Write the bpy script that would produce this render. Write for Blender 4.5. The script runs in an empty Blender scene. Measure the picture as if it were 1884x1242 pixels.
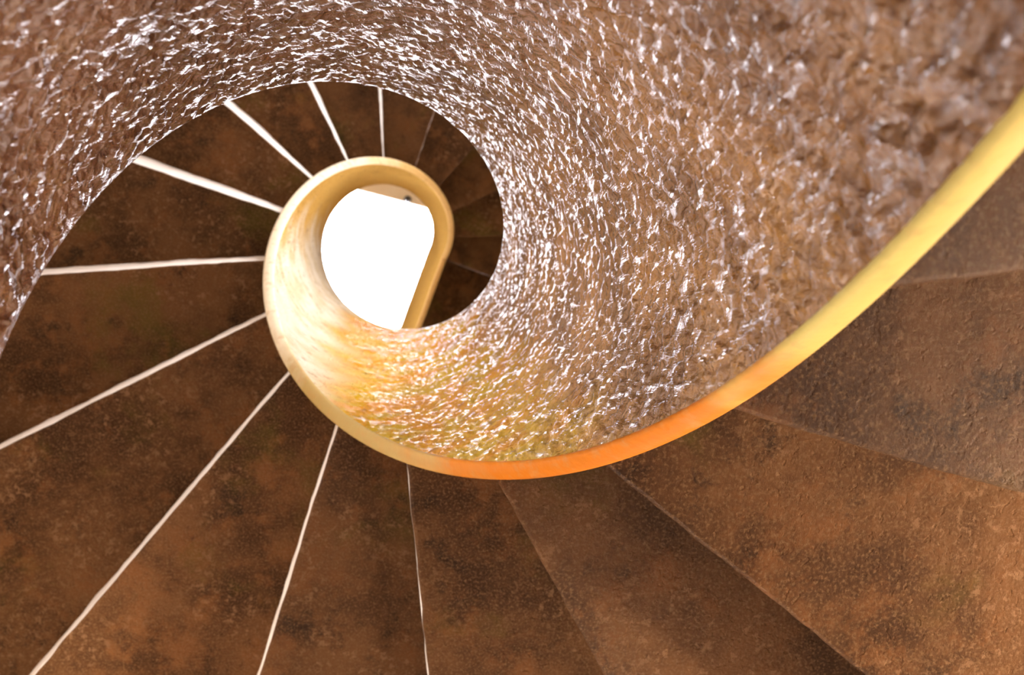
import bpy, bmesh, math, random
from mathutils import Matrix, Vector, noise
random.seed(4)
C = bpy.context.scene.collection
SC = bpy.context.scene
S = 0.27                      # metres per stair unit (outer radius of the well)
PI = math.pi

# ------------------------------------------------------------------ stair geometry
P = [0.0116, -0.2242, 1.4857, 10.1836, 1500.0, 0.1366, -0.1479, -0.1059, 5.0964, 0.9116, 0.936, 0.3971, -0.0075, 0.244, -0.1252, 0.0577]
RI = P[9]
ROUT = 4.75
KEND = 17.0
def th(k):
    return P[7] + k*P[11] + P[12]*(k/16)**2
def zz(k):
    return P[2] + P[3]*k/16 + P[10]*k*k/256 + P[13]*(k/16)**3
def hh(k):
    k = max(k, -9)
    return P[8]*(1 + P[14]*k/16 + P[15]*(k/16)**2)
def V(r, a, z):
    return Vector((r*math.cos(a)*S, r*math.sin(a)*S, z*S))
ZFLOOR = -5.4

# ------------------------------------------------------------------ camera
v = Vector((P[5], P[6], 0)); R = Matrix.Rotation(v.length, 3, v.normalized())
right, down, fwd = Vector(R[0]), Vector(R[1]), Vector(R[2])
cam = bpy.data.objects.new('camera', bpy.data.cameras.new('camera')); C.objects.link(cam)
M = Matrix((right, -down, -fwd)).transposed().to_4x4()
M.translation = Vector((P[0], P[1], 0))*S
cam.matrix_world = M
cam.data.sensor_width = 36; cam.data.lens = P[4]/1884*36
cam.data.clip_start = .01; cam.data.clip_end = 500
cam.data.dof.use_dof = True
cam.data.dof.focus_distance = 2.9*S
cam.data.dof.aperture_fstop = 7.0
SC.camera = cam

# ------------------------------------------------------------------ sky and exposure
w = bpy.data.worlds.new('sky'); SC.world = w; w.use_nodes = True
nt = w.node_tree; nt.nodes.clear()
def N(nt, t, **k):
    n = nt.nodes.new(t)
    for a, b in k.items():
        setattr(n, a, b)
    return n
tc = N(nt, 'ShaderNodeTexCoord'); sep = N(nt, 'ShaderNodeSeparateXYZ')
nt.links.new(tc.outputs['Generated'], sep.inputs[0])
ramp = N(nt, 'ShaderNodeValToRGB')
mp = N(nt, 'ShaderNodeMapRange'); mp.inputs[1].default_value = -1; mp.inputs[2].default_value = 1
nt.links.new(sep.outputs[2], mp.inputs[0]); nt.links.new(mp.outputs[0], ramp.inputs[0])
cr = ramp.color_ramp
cr.elements[0].position = .0; cr.elements[0].color = (.30, .19, .11, 1)
cr.elements[1].position = 1.0; cr.elements[1].color = (22, 21.3, 23, 1)
e = cr.elements.new(.47); e.color = (.34, .24, .17, 1)
e = cr.elements.new(.53); e.color = (11.5, 11, 11.2, 1)
e = cr.elements.new(.80); e.color = (5, 5, 5.4, 1)
bg = N(nt, 'ShaderNodeBackground'); bg.inputs[1].default_value = 1.3
out = N(nt, 'ShaderNodeOutputWorld')
nt.links.new(ramp.outputs[0], bg.inputs[0]); nt.links.new(bg.outputs[0], out.inputs[0])

sun = bpy.data.lights.new('sun', 'SUN'); sun.energy = 1.0; sun.angle = math.radians(9); sun.color = (1, .96, .9)
so = bpy.data.objects.new('sun', sun); C.objects.link(so)
az = math.radians(-52); so.rotation_euler = Vector((math.cos(az), math.sin(az), .6)).to_track_quat('Z', 'Y').to_euler()
SC.view_settings.view_transform = 'Standard'; SC.view_settings.look = 'None'
SC.view_settings.gamma = 1; SC.view_settings.use_curve_mapping = False
SC.view_settings.exposure = 0.0

# ------------------------------------------------------------------ helpers
def tag(o, label=None, cat=None, group=None, kind=None):
    if label: o['label'] = label
    if cat: o['category'] = cat
    if group: o['group'] = group
    if kind: o['kind'] = kind
    return o
def build(name, verts, faces, mat, parent=None, smooth=False):
    me = bpy.data.meshes.new(name); me.from_pydata([tuple(v) for v in verts], [], faces); me.update()
    bm = bmesh.new(); bm.from_mesh(me); bmesh.ops.recalc_face_normals(bm, faces=bm.faces); bm.to_mesh(me); bm.free()
    me.materials.append(mat)
    if smooth:
        for p in me.polygons: p.use_smooth = True
    o = bpy.data.objects.new(name, me); C.objects.link(o)
    if parent: o.parent = parent
    return o
def sweep(rings, closed_profile=True):
    n = len(rings[0]); vs = [p for r in rings for p in r]; fs = []
    for i in range(len(rings)-1):
        for j in range(n if closed_profile else n-1):
            a, b = i*n+j, i*n+(j+1) % n
            fs.append((a, b, b+n, a+n))
    if closed_profile:
        fs.append(tuple(range(n))); fs.append(tuple((len(rings)-1)*n+j for j in range(n)))
    return vs, fs

# ------------------------------------------------------------------ materials
def new_mat(name):
    m = bpy.data.materials.new(name); m.use_nodes = True
    return m, m.node_tree, m.node_tree.nodes['Principled BSDF']
def mixc(nt, fac, a, b, mode='MIX'):
    n = N(nt, 'ShaderNodeMix', data_type='RGBA', blend_type=mode)
    for s, x in ((0, fac), (6, a), (7, b)):
        if isinstance(x, bpy.types.NodeSocket): nt.links.new(x, n.inputs[s])
        else: n.inputs[s].default_value = x if s == 0 else (*x, 1)
    return n.outputs[2]
def noi(nt, co, scale, detail=4, rough=.5, lo=None, hi=None, dist=0):
    n = N(nt, 'ShaderNodeTexNoise'); n.inputs['Scale'].default_value = scale
    n.inputs['Detail'].default_value = detail; n.inputs['Roughness'].default_value = rough
    n.inputs['Distortion'].default_value = dist
    nt.links.new(co, n.inputs['Vector'])
    if lo is None: return n.outputs[0]
    return rng(nt, n.outputs[0], lo, hi)
def rng(nt, s, lo, hi, a=0, b=1, smooth=True):
    m = N(nt, 'ShaderNodeMapRange'); m.interpolation_type = 'SMOOTHSTEP' if smooth else 'LINEAR'
    m.inputs[1].default_value = lo; m.inputs[2].default_value = hi
    m.inputs[3].default_value = a; m.inputs[4].default_value = b
    nt.links.new(s, m.inputs[0]); return m.outputs[0]
def math_(nt, op, a, b=None):
    n = N(nt, 'ShaderNodeMath', operation=op)
    for i, x in enumerate((a, b)):
        if x is None: continue
        if isinstance(x, bpy.types.NodeSocket): nt.links.new(x, n.inputs[i])
        else: n.inputs[i].default_value = x
    return n.outputs[0]
def objco(nt):
    return N(nt, 'ShaderNodeTexCoord').outputs['Object']

# rough, glossy lime plaster of the parapet
plaster, nt, b = new_mat('dabbed_plaster'); co = objco(nt)
uv = N(nt, 'ShaderNodeAttribute', attribute_name='stair').outputs['Vector']
sp = N(nt, 'ShaderNodeSeparateXYZ'); nt.links.new(uv, sp.inputs[0])
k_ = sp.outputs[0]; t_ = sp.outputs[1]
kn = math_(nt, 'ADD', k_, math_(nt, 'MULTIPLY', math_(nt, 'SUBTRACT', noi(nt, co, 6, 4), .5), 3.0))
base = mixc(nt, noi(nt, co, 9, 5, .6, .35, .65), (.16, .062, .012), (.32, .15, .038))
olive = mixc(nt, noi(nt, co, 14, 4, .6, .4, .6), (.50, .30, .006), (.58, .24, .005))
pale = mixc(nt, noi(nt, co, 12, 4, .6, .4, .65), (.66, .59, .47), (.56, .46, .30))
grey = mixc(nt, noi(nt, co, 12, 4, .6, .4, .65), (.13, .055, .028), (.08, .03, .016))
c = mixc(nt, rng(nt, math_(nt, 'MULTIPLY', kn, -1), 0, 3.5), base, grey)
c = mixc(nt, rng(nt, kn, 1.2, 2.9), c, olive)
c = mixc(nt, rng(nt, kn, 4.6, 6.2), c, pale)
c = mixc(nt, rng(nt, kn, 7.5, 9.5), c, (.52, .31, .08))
c = mixc(nt, math_(nt, 'MULTIPLY', noi(nt, co, 40, 4, .6, .55, .7), .5), c, (.2, .11, .05))
nt.links.new(c, b.inputs['Base Color'])
nt.links.new(rng(nt, kn, 2.5, 8, .17, .6), b.inputs['Roughness'])
nt.links.new(rng(nt, kn, .6, 5.2, .9, .0), b.inputs['Specular IOR Level'])
vo = N(nt, 'ShaderNodeTexVoronoi', feature='SMOOTH_F1'); vo.inputs['Scale'].default_value = 120
vo.inputs['Smoothness'].default_value = .6
wob = N(nt, 'ShaderNodeVectorMath', operation='ADD')
nz = N(nt, 'ShaderNodeTexNoise'); nz.inputs['Scale'].default_value = 30; nt.links.new(co, nz.inputs['Vector'])
sc = N(nt, 'ShaderNodeVectorMath', operation='SCALE'); sc.inputs['Scale'].default_value = .03
nt.links.new(nz.outputs['Color'], sc.inputs[0]); nt.links.new(co, wob.inputs[0]); nt.links.new(sc.outputs[0], wob.inputs[1])
nt.links.new(wob.outputs[0], vo.inputs['Vector'])
hgt = math_(nt, 'ADD', math_(nt, 'MULTIPLY', vo.outputs['Distance'], -.9), noi(nt, co, 160, 5, .6))
bp = N(nt, 'ShaderNodeBump'); bp.inputs['Strength'].default_value = .7; bp.inputs['Distance'].default_value = .007
nt.links.new(hgt, bp.inputs['Height']); nt.links.new(bp.outputs[0], b.inputs['Normal'])

# ochre lip under the parapet
lip, nt, b = new_mat('ochre_lip'); co = objco(nt)
uv = N(nt, 'ShaderNodeAttribute', attribute_name='stair').outputs['Vector']
sp = N(nt, 'ShaderNodeSeparateXYZ'); nt.links.new(uv, sp.inputs[0]); k_ = sp.outputs[0]
kn = math_(nt, 'ADD', k_, math_(nt, 'MULTIPLY', math_(nt, 'SUBTRACT', noi(nt, co, 14, 3), .5), 1.6))
c = mixc(nt, rng(nt, kn, .0, 1.1), (.50, .39, .11), (.52, .15, .003))
c = mixc(nt, rng(nt, kn, 3.0, 4.2), c, (.42, .29, .10))
c = mixc(nt, rng(nt, kn, 5.6, 7.0), c, (.80, .70, .52))  # paler run: glare on the overexposed stretch of rim put into the colour
c = mixc(nt, rng(nt, kn, 11, 13), c, (.75, .48, .18))
c = mixc(nt, math_(nt, 'MULTIPLY', noi(nt, co, 50, 4, .6, .5, .7), .4), c, (.45, .24, .08))
nt.links.new(c, b.inputs['Base Color']); b.inputs['Roughness'].default_value = .6; b.inputs['Specular IOR Level'].default_value = .15
bp = N(nt, 'ShaderNodeBump'); bp.inputs['Strength'].default_value = .5; bp.inputs['Distance'].default_value = .003
nt.links.new(noi(nt, co, 90, 4), bp.inputs['Height']); nt.links.new(bp.outputs[0], b.inputs['Normal'])

# brown pitted sandstone of the steps
stone, nt, b = new_mat('brown_sandstone'); co = objco(nt)
oi = N(nt, 'ShaderNodeObjectInfo')
c = mixc(nt, noi(nt, co, 5, 8, .68, .36, .64), (.10, .040, .013), (.30, .135, .050))
c = mixc(nt, noi(nt, co, 11, 8, .7, .5, .66), c, (.33, .135, .045))
c = mixc(nt, math_(nt, 'MULTIPLY', noi(nt, co, 8, 8, .75, .54, .68), .8), c, (.035, .016, .008))
c = mixc(nt, math_(nt, 'MULTIPLY', noi(nt, co, 3.6, 6, .65, .56, .7), .6), c, (.20, .15, .02))
blot = math_(nt, 'MULTIPLY', noi(nt, co, 75, 6, .7, .54, .62), noi(nt, co, 5.2, 3, .5, .47, .6))
c = mixc(nt, math_(nt, 'MULTIPLY', blot, .75), c, (.52, .28, .14))
c = mixc(nt, noi(nt, co, 260, 3, .6, .45, .8), c, (.40, .22, .10))
tone = N(nt, 'ShaderNodeHueSaturation'); nt.links.new(rng(nt, oi.outputs['Random'], 0, 1, .85, 1.2, False), tone.inputs['Value']); nt.links.new(c, tone.inputs['Color'])
nt.links.new(tone.outputs[0], b.inputs['Base Color']); b.inputs['Roughness'].default_value = .45
b.inputs['Specular IOR Level'].default_value = .12
pit = math_(nt, 'MULTIPLY', noi(nt, co, 110, 3, .5, .44, .30), noi(nt, co, 9, 3, .5, .35, .5))
hgt = math_(nt, 'ADD', math_(nt, 'MULTIPLY', pit, -.4), math_(nt, 'MULTIPLY', noi(nt, co, 22, 12, .78), 2.6))
bp = N(nt, 'ShaderNodeBump'); bp.inputs['Strength'].default_value = 1; bp.inputs['Distance'].default_value = .03
nt.links.new(hgt, bp.inputs['Height']); nt.links.new(bp.outputs[0], b.inputs['Normal'])

def simple(name, c1, c2, scale, rough=.7, bump=.3):
    m, nt, b = new_mat(name); co = objco(nt)
    nt.links.new(mixc(nt, noi(nt, co, scale, 5, .6, .35, .65), c1, c2), b.inputs['Base Color'])
    b.inputs['Roughness'].default_value = rough
    bp = N(nt, 'ShaderNodeBump'); bp.inputs['Strength'].default_value = bump; bp.inputs['Distance'].default_value = .004
    nt.links.new(noi(nt, co, scale*6, 4), bp.inputs['Height']); nt.links.new(bp.outputs[0], b.inputs['Normal'])
    return m
palemat = simple('pale_riser', (.88, .80, .74), (.93, .88, .83), 30, .6)
wallmat = simple('tower_plaster', (.55, .46, .36), (.66, .57, .46), 3, .8)
beammat = simple('sandy_lintel', (.90, .72, .46), (.94, .80, .56), 4, .8)

# ------------------------------------------------------------------ parapet around the well
HB = 1.0           # height of a step block
LIPH = .05
def frame(k):
    """position function (r, dz) -> point; past KEND the parapet runs on straight along the landing"""
    if k <= KEND:
        a, z = th(k), zz(k)
        return lambda r, dz: V(r, a, z+dz)
    a, z = th(KEND), zz(KEND)
    s = (k-KEND)*P[11]
    tx, ty = -math.sin(a), math.cos(a)
    return lambda r, dz: V(r, a, z+dz) + Vector((tx*s*S, ty*s*S, 0))
def stair_attr(o, ks, nper, prof):
    at = o.data.attributes.new('stair', 'FLOAT_VECTOR', 'POINT')
    buf = []
    for k in ks:
        for j in range(nper): buf += (k, prof[j], 0)
    at.data.foreach_set('vector', buf)
ks = []
k = -9.6
while k < KEND: ks.append(k); k += .022 if k < 4 else (.035 if k < 9 else .06)
ks += [KEND + i*.15 for i in range(0, 72)]
NIN = 420
def dab(p):
    """height of the thrown plaster, 0..1"""
    q = p + noise.noise_vector(p*22)*.012
    a = .5+noise.noise(q*78)*1.1
    b = .5+noise.noise(q*150+Vector((7, 3, 1)))*1.2
    c = noise.noise(q*17)
    return a*.62 + b*.46 + c*.3
def wall_profile(k):
    h = hh(min(k, KEND))
    pr = []
    for i in range(NIN+1):
        t = i/NIN
        pr.append((RI+.006, LIPH*.6 + (h-.05-LIPH*.6)*t, t))
    pr += [(RI+.02, h-.015, 1), (RI+.05, h, 1), (1.22, h, 1), (1.25, h-.04, 1), (1.25, HB+1.1, .3), (.985, HB+.85, .3), (.985, LIPH*.6, 0)]
    return pr
rings = []
for k in ks:
    f = frame(k); ring = []
    pr = wall_profile(k)
    amp = .0040 if k < 2 else max(.002, .0040-(k-2)*.0006)
    for n_, (r, dz, t) in enumerate(pr):
        p = f(r, dz)
        if n_ <= NIN:
            w_ = min(1, n_/8, (NIN-n_)/5)
            if w_ > 0 and k < KEND: p = f(r - dab(p)*amp*w_/S, dz)
        ring.append(p)
    rings.append(ring)
vs, fs = sweep(rings)
parapet = build('spiral_parapet', vs, fs, plaster, smooth=True)
stair_attr(parapet, ks, len(rings[0]), [q[2] for q in wall_profile(0)])
tag(parapet, 'rough glossy plaster parapet wall winding up around the open well of the stair', 'parapet')
rings = []
lp = [(RI+.004, .05), (RI, .02), (RI+.012, .004), (.95, -.006), (.985, .0), (1.0, .015), (1.0, LIPH+.06), (RI+.03, LIPH+.06)]
for k in ks:
    f = frame(k); rings.append([f(r, dz) for r, dz in lp])
vs, fs = sweep(rings)
lo = build('lower_rim', vs, fs, lip, parapet, smooth=True)
stair_attr(lo, ks, len(lp), [0]*len(lp))
lo['label'] = 'smooth ochre lip along the bottom edge'

# ------------------------------------------------------------------ steps
SPLIT = {}
def clock(k):
    return th(k)
def step_block(k, label):
    a0, a1 = th(k)+SPLIT.get(k, 0), th(k+1)+SPLIT.get(k+1, 0)
    z0 = zz(k+1)+LIPH; z1 = zz(k+2)+LIPH+.004
    nr, na = 90, 10
    r0, r1 = 1.0, ROUT
    def grid(z, jit):
        g = []
        for i in range(nr+1):
            r = r0+(r1-r0)*i/nr; row = []
            for j in range(na+1):
                a = a0+(a1-a0)*j/na
                # the arris wanders a little, as cut stone does
                if j in (0, na):
                    kk = k if j == 0 else k+1
                    n_ = noise.noise(Vector((r*3.1, kk*7.3, 1.7)))*.005 + noise.noise(Vector((r*9, kk*5.1, 4.2)))*.006
                    a += n_/r
                p = V(r, a, z)
                row.append(p)
            g.append(row)
        return g
    bot = grid(z0, 1); top = grid(z1, 0)
    vs = []; idx = {}
    for n_, g in (('b', bot), ('t', top)):
        for i, row in enumerate(g):
            for j, p in enumerate(row):
                idx[n_, i, j] = len(vs); vs.append(p)
    fs = []
    for i in range(nr):
        for j in range(na):
            for n_ in 'bt':
                fs.append((idx[n_, i, j], idx[n_, i+1, j], idx[n_, i+1, j+1], idx[n_, i, j+1]))
    for i in range(nr):
        for j in (0, na):
            fs.append((idx['b', i, j], idx['b', i+1, j], idx['t', i+1, j], idx['t', i, j]))
    for j in range(na):
        for i in (0, nr):
            fs.append((idx['b', i, j], idx['b', i, j+1], idx['t', i, j+1], idx['t', i, j]))
    o = build('stair_step', vs, fs, stone)
    bv = o.modifiers.new('arris', 'BEVEL'); bv.width = .004; bv.segments = 2; bv.limit_method = 'ANGLE'; bv.angle_limit = math.radians(40)
    tag(o, label, 'step', 'stone steps of the spiral stair')
    # exposed end face under the next step: a pale strip, leaning back a little
    if k not in RISER: return o
    lean = RISER[k]
    s = zz(k+2)-zz(k+1)
    rr = []
    for i in range(nr+1):
        r = r0+.004+(r1-r0-.01)*i/nr
        n_ = noise.noise(Vector((r*3.1, (k+1)*7.3, 1.7)))*.005 + noise.noise(Vector((r*9, (k+1)*5.1, 4.2)))*.006
        rag = noise.noise(Vector((r*11, (k+1)*3.3, 9.1)))*.016
        L = lean*min(1, .35+.65*(r-1)/.8)*(1+.25*noise.noise(Vector((r*1.3, k*2.2, 3))))
        zb = z0+.03+max(0, rag)
        rr.append([V(r, a1+n_/r, zb), V(r, a1+(n_+.002)/r, zb), V(r, a1+(n_+L+rag*.3)/r, z0+s-.004), V(r, a1+n_/r, z0+s-.004)])
    vs, fs = sweep(rr)
    f = build('riser_face', vs, fs, palemat, o)
    f['label'] = 'pale riser strip'
    return o
# pale strip left showing at the upper end of step k (toward step k+1)
RISER = {3: .007, 4: .014, 5: .014, 6: .018, 7: .030, 8: .066, 9: .055, 10: .045, 11: .034, 12: .010}
CL = {
 -1: 'brown stone step at the right edge, nearest, beside the yellow lip',
 -2: 'brown stone step lowest of the flight, one below the nearest step at the right edge',
 0: 'brown stone step filling the middle of the right edge, second nearest',
 1: 'pitted brown stone step running to the lower right corner',
 2: 'brown stone step at bottom right whose tip starts under the orange lip',
 3: 'brown stone step at bottom centre, directly under the lowest point of the parapet lip',
 4: 'brown stone step left of bottom centre, right of the thin pinkish strip',
 5: 'brown stone step at lower left, just left of the thin pinkish strip',
 6: 'pale speckled brown stone step in the bottom left corner',
 7: 'brown stone step on the left edge just under the nearly level white strip',
 8: 'dark brown stone step between the nearly level white strip and the thickest white strip',
 9: 'brown stone step just above the thickest white strip, left of the pale rim',
 10: 'reddish brown stone step at upper left of the pale rim, right of the slanting strip',
 11: 'brown stone step at the top of the gap, between the two short upper white strips',
 12: 'brown stone step at the top of the gap, just right of the last white strip',
 13: 'small brown stone step at upper right of the pale rim, bounded by two faint joints',
 14: 'small brown stone step right of the innermost rim, last above the darkest ones',
 15: 'small dark stone step level with the right side of the innermost rim',
 16: 'darkest small stone step, beside the straight end of the parapet'}
for k in range(-2, 17):
    step_block(k, CL[k])

# ------------------------------------------------------------------ upper landing beside the straight run of the parapet
a = th(KEND); n_ = Vector((math.cos(a), math.sin(a), 0)); t_ = Vector((-math.sin(a), math.cos(a), 0))
lz = zz(KEND+1)+LIPH
lp2 = [(1.0, .02), (1.0, 4.55)]
a_end = math.atan2(4.55, 1.0)
lp2 += [((ROUT-.03)*math.cos(q), (ROUT-.03)*math.sin(q)) for q in [a_end - (a_end-.006)*i/24 for i in range(1, 25)]]
vs = [(n_*x + t_*y)*S + Vector((0, 0, z*S)) for z in (lz, lz+.75) for x, y in lp2]
m_ = len(lp2)
fs = [tuple(range(m_)), tuple(range(m_, 2*m_))] + [(i, (i+1) % m_, m_+(i+1) % m_, m_+i) for i in range(m_)]
tag(build('landing_slab', vs, fs, stone), 'dark stone landing at the head of the stair beside the straight parapet', 'landing')

# ------------------------------------------------------------------ tower wall with window openings following the stair
WINDOWS = []
for k in range(-12, 18, 3):
    zt = zz(k+1)+HB
    WINDOWS.append((th(k+.5), .30, zt+3.2, zt+7.6))
WINDOWS.append((math.radians(-50), .45, 6.4, 11.6))  # extra opening added to let the sun reach the parapet's inner face
NA, ZT, DZ = 120, 27.0, .3
NZ = int((ZT-ZFLOOR)/DZ)
bm = bmesh.new(); vv = {}
def vert(i, j):
    i %= NA
    if (i, j) not in vv:
        vv[i, j] = bm.verts.new(V(ROUT+.02, 2*PI*i/NA, ZFLOOR+j*DZ))
    return vv[i, j]
for i in range(NA):
    for j in range(NZ):
        am = 2*PI*(i+.5)/NA; zm = ZFLOOR+(j+.5)*DZ
        if any(abs((am-wa+PI) % (2*PI)-PI) < hw and z0 < zm < z1 for wa, hw, z0, z1 in WINDOWS): continue
        bm.faces.new((vert(i, j), vert(i+1, j), vert(i+1, j+1), vert(i, j+1)))
me = bpy.data.meshes.new('wall_outer'); bm.to_mesh(me); bm.free(); me.materials.append(wallmat)
wo = bpy.data.objects.new('wall_outer', me); C.objects.link(wo); tag(wo, kind='structure')
sm = wo.modifiers.new('thickness', 'SOLIDIFY'); sm.thickness = .25; sm.offset = 1
fl = [Vector((math.cos(2*PI*i/64)*(ROUT+.9)*S, math.sin(2*PI*i/64)*(ROUT+.9)*S, z*S)) for z in (ZFLOOR-.6, ZFLOOR) for i in range(64)]
ff = [tuple(range(64)), tuple(range(64, 128))] + [(i, (i+1) % 64, 64+(i+1) % 64, 64+i) for i in range(64)]
tag(build('floor', fl, ff, wallmat), kind='structure')

# ceiling, unseen, put in to cut the sky light outside a round opening
ZC = 27.0
def unproject(px, py, z):
    d = right*((px-942)/P[4]) + down*((py-621)/P[4]) + fwd
    o = Vector((P[0], P[1], 0))
    return o + d*(z/d.z)
hc = unproject(700, 475, ZC)*S; hc.z = 0
vs, fs = [], []
for z in (ZC, ZC+1):
    for r in (2.45, ROUT+.9):
        for i in range(72): vs.append(V(r, 2*PI*i/72, z) + (hc if r < 3 else Vector()))
for i in range(72):
    j = (i+1) % 72
    fs += [(i, j, 72+j, 72+i), (144+i, 144+j, 216+j, 216+i), (i, j, 144+j, 144+i), (72+i, 72+j, 216+j, 216+i)]
tag(build('added_ceiling', vs, fs, wallmat), kind='structure')

# ------------------------------------------------------------------ unseen lamps added on the tower wall to rake light over the soffits
darkmetal = simple('dark_metal', (.04, .04, .04), (.06, .06, .06), 20, .4)
def added_wall_lamp(deg, z, power, label):
    a = math.radians(deg)
    root = bpy.data.objects.new('added_wall_lamp', None); C.objects.link(root)
    root.location = V(ROUT, a, z); root.rotation_euler = (0, -PI/2, a)      # local +Z points into the stair
    tag(root, label, 'lamp', 'unseen lamps added on the tower wall')
    def turn(rs):
        return sweep([[Vector((math.cos(2*PI*i/24)*q, math.sin(2*PI*i/24)*q, h)) for i in range(24)] for q, h in rs])
    vs, fs = turn([(.055, -.004), (.058, .004), (.058, .014), (.03, .022), (.03, .04), (.034, .045)])
    build('backplate', vs, fs, darkmetal, root, True)
    vs, fs = turn([(.034, .045), (.044, .05), (.046, .06), (.040, .066), (.034, .062)])
    build('collar', vs, fs, darkmetal, root, True)
    l = bpy.data.lights.new('added_bulb', 'POINT'); l.energy = power; l.shadow_soft_size = .03; l.color = (1, .84, .68)
    lo_ = bpy.data.objects.new('added_bulb', l); C.objects.link(lo_); lo_.parent = root; lo_.location = (0, 0, .11)
added_wall_lamp(-32, .5, 38, 'added round dark wall lamp lowest on the tower wall, before the nearest step')
added_wall_lamp(24, 1.4, 38, 'added round dark wall lamp on the tower wall beside the pitted step at the right')
added_wall_lamp(78, 3.0, 15, 'added round dark wall lamp on the tower wall beside the step below the parapet')
added_wall_lamp(132, 4.6, 7, 'added round dark wall lamp highest on the tower wall, at the left of the well')

# ------------------------------------------------------------------ lintel high above the well
LZ = 24.0
p0 = unproject(672, 352, LZ); p1 = unproject(775, 379, LZ)
d = (p1-p0).normalized(); up = Vector((d.y, -d.x, 0))
q0 = p0-d*3.2; q1 = p1+d*3.2
vs = [Vector((q.x, q.y, z))*S for z in (LZ, LZ+1.2) for q in (q0, q1, q1+up*1.3, q0+up*1.3)]
lt = build('lintel_beam', vs, [(0, 1, 2, 3), (4, 5, 6, 7), (0, 1, 5, 4), (1, 2, 6, 5), (2, 3, 7, 6), (3, 0, 4, 7)], beammat)
tag(lt, 'sandy lintel crossing the top edge of the bright opening above the well', 'lintel')

hk = unproject(750, 367, LZ)*S
vs, fs = sweep([[hk + Vector((math.cos(2*PI*i/16)*q*S, math.sin(2*PI*i/16)*q*S, z*S)) for i in range(16)] for q, z in ((.02, -.30), (.07, -.26), (.09, -.12), (.05, -.06), (.10, -.03), (.11, .0))])
tag(build('ceiling_hook', vs, fs, darkmetal, None, True), 'tiny dark fitting fixed under the sandy lintel above the well', 'hook')
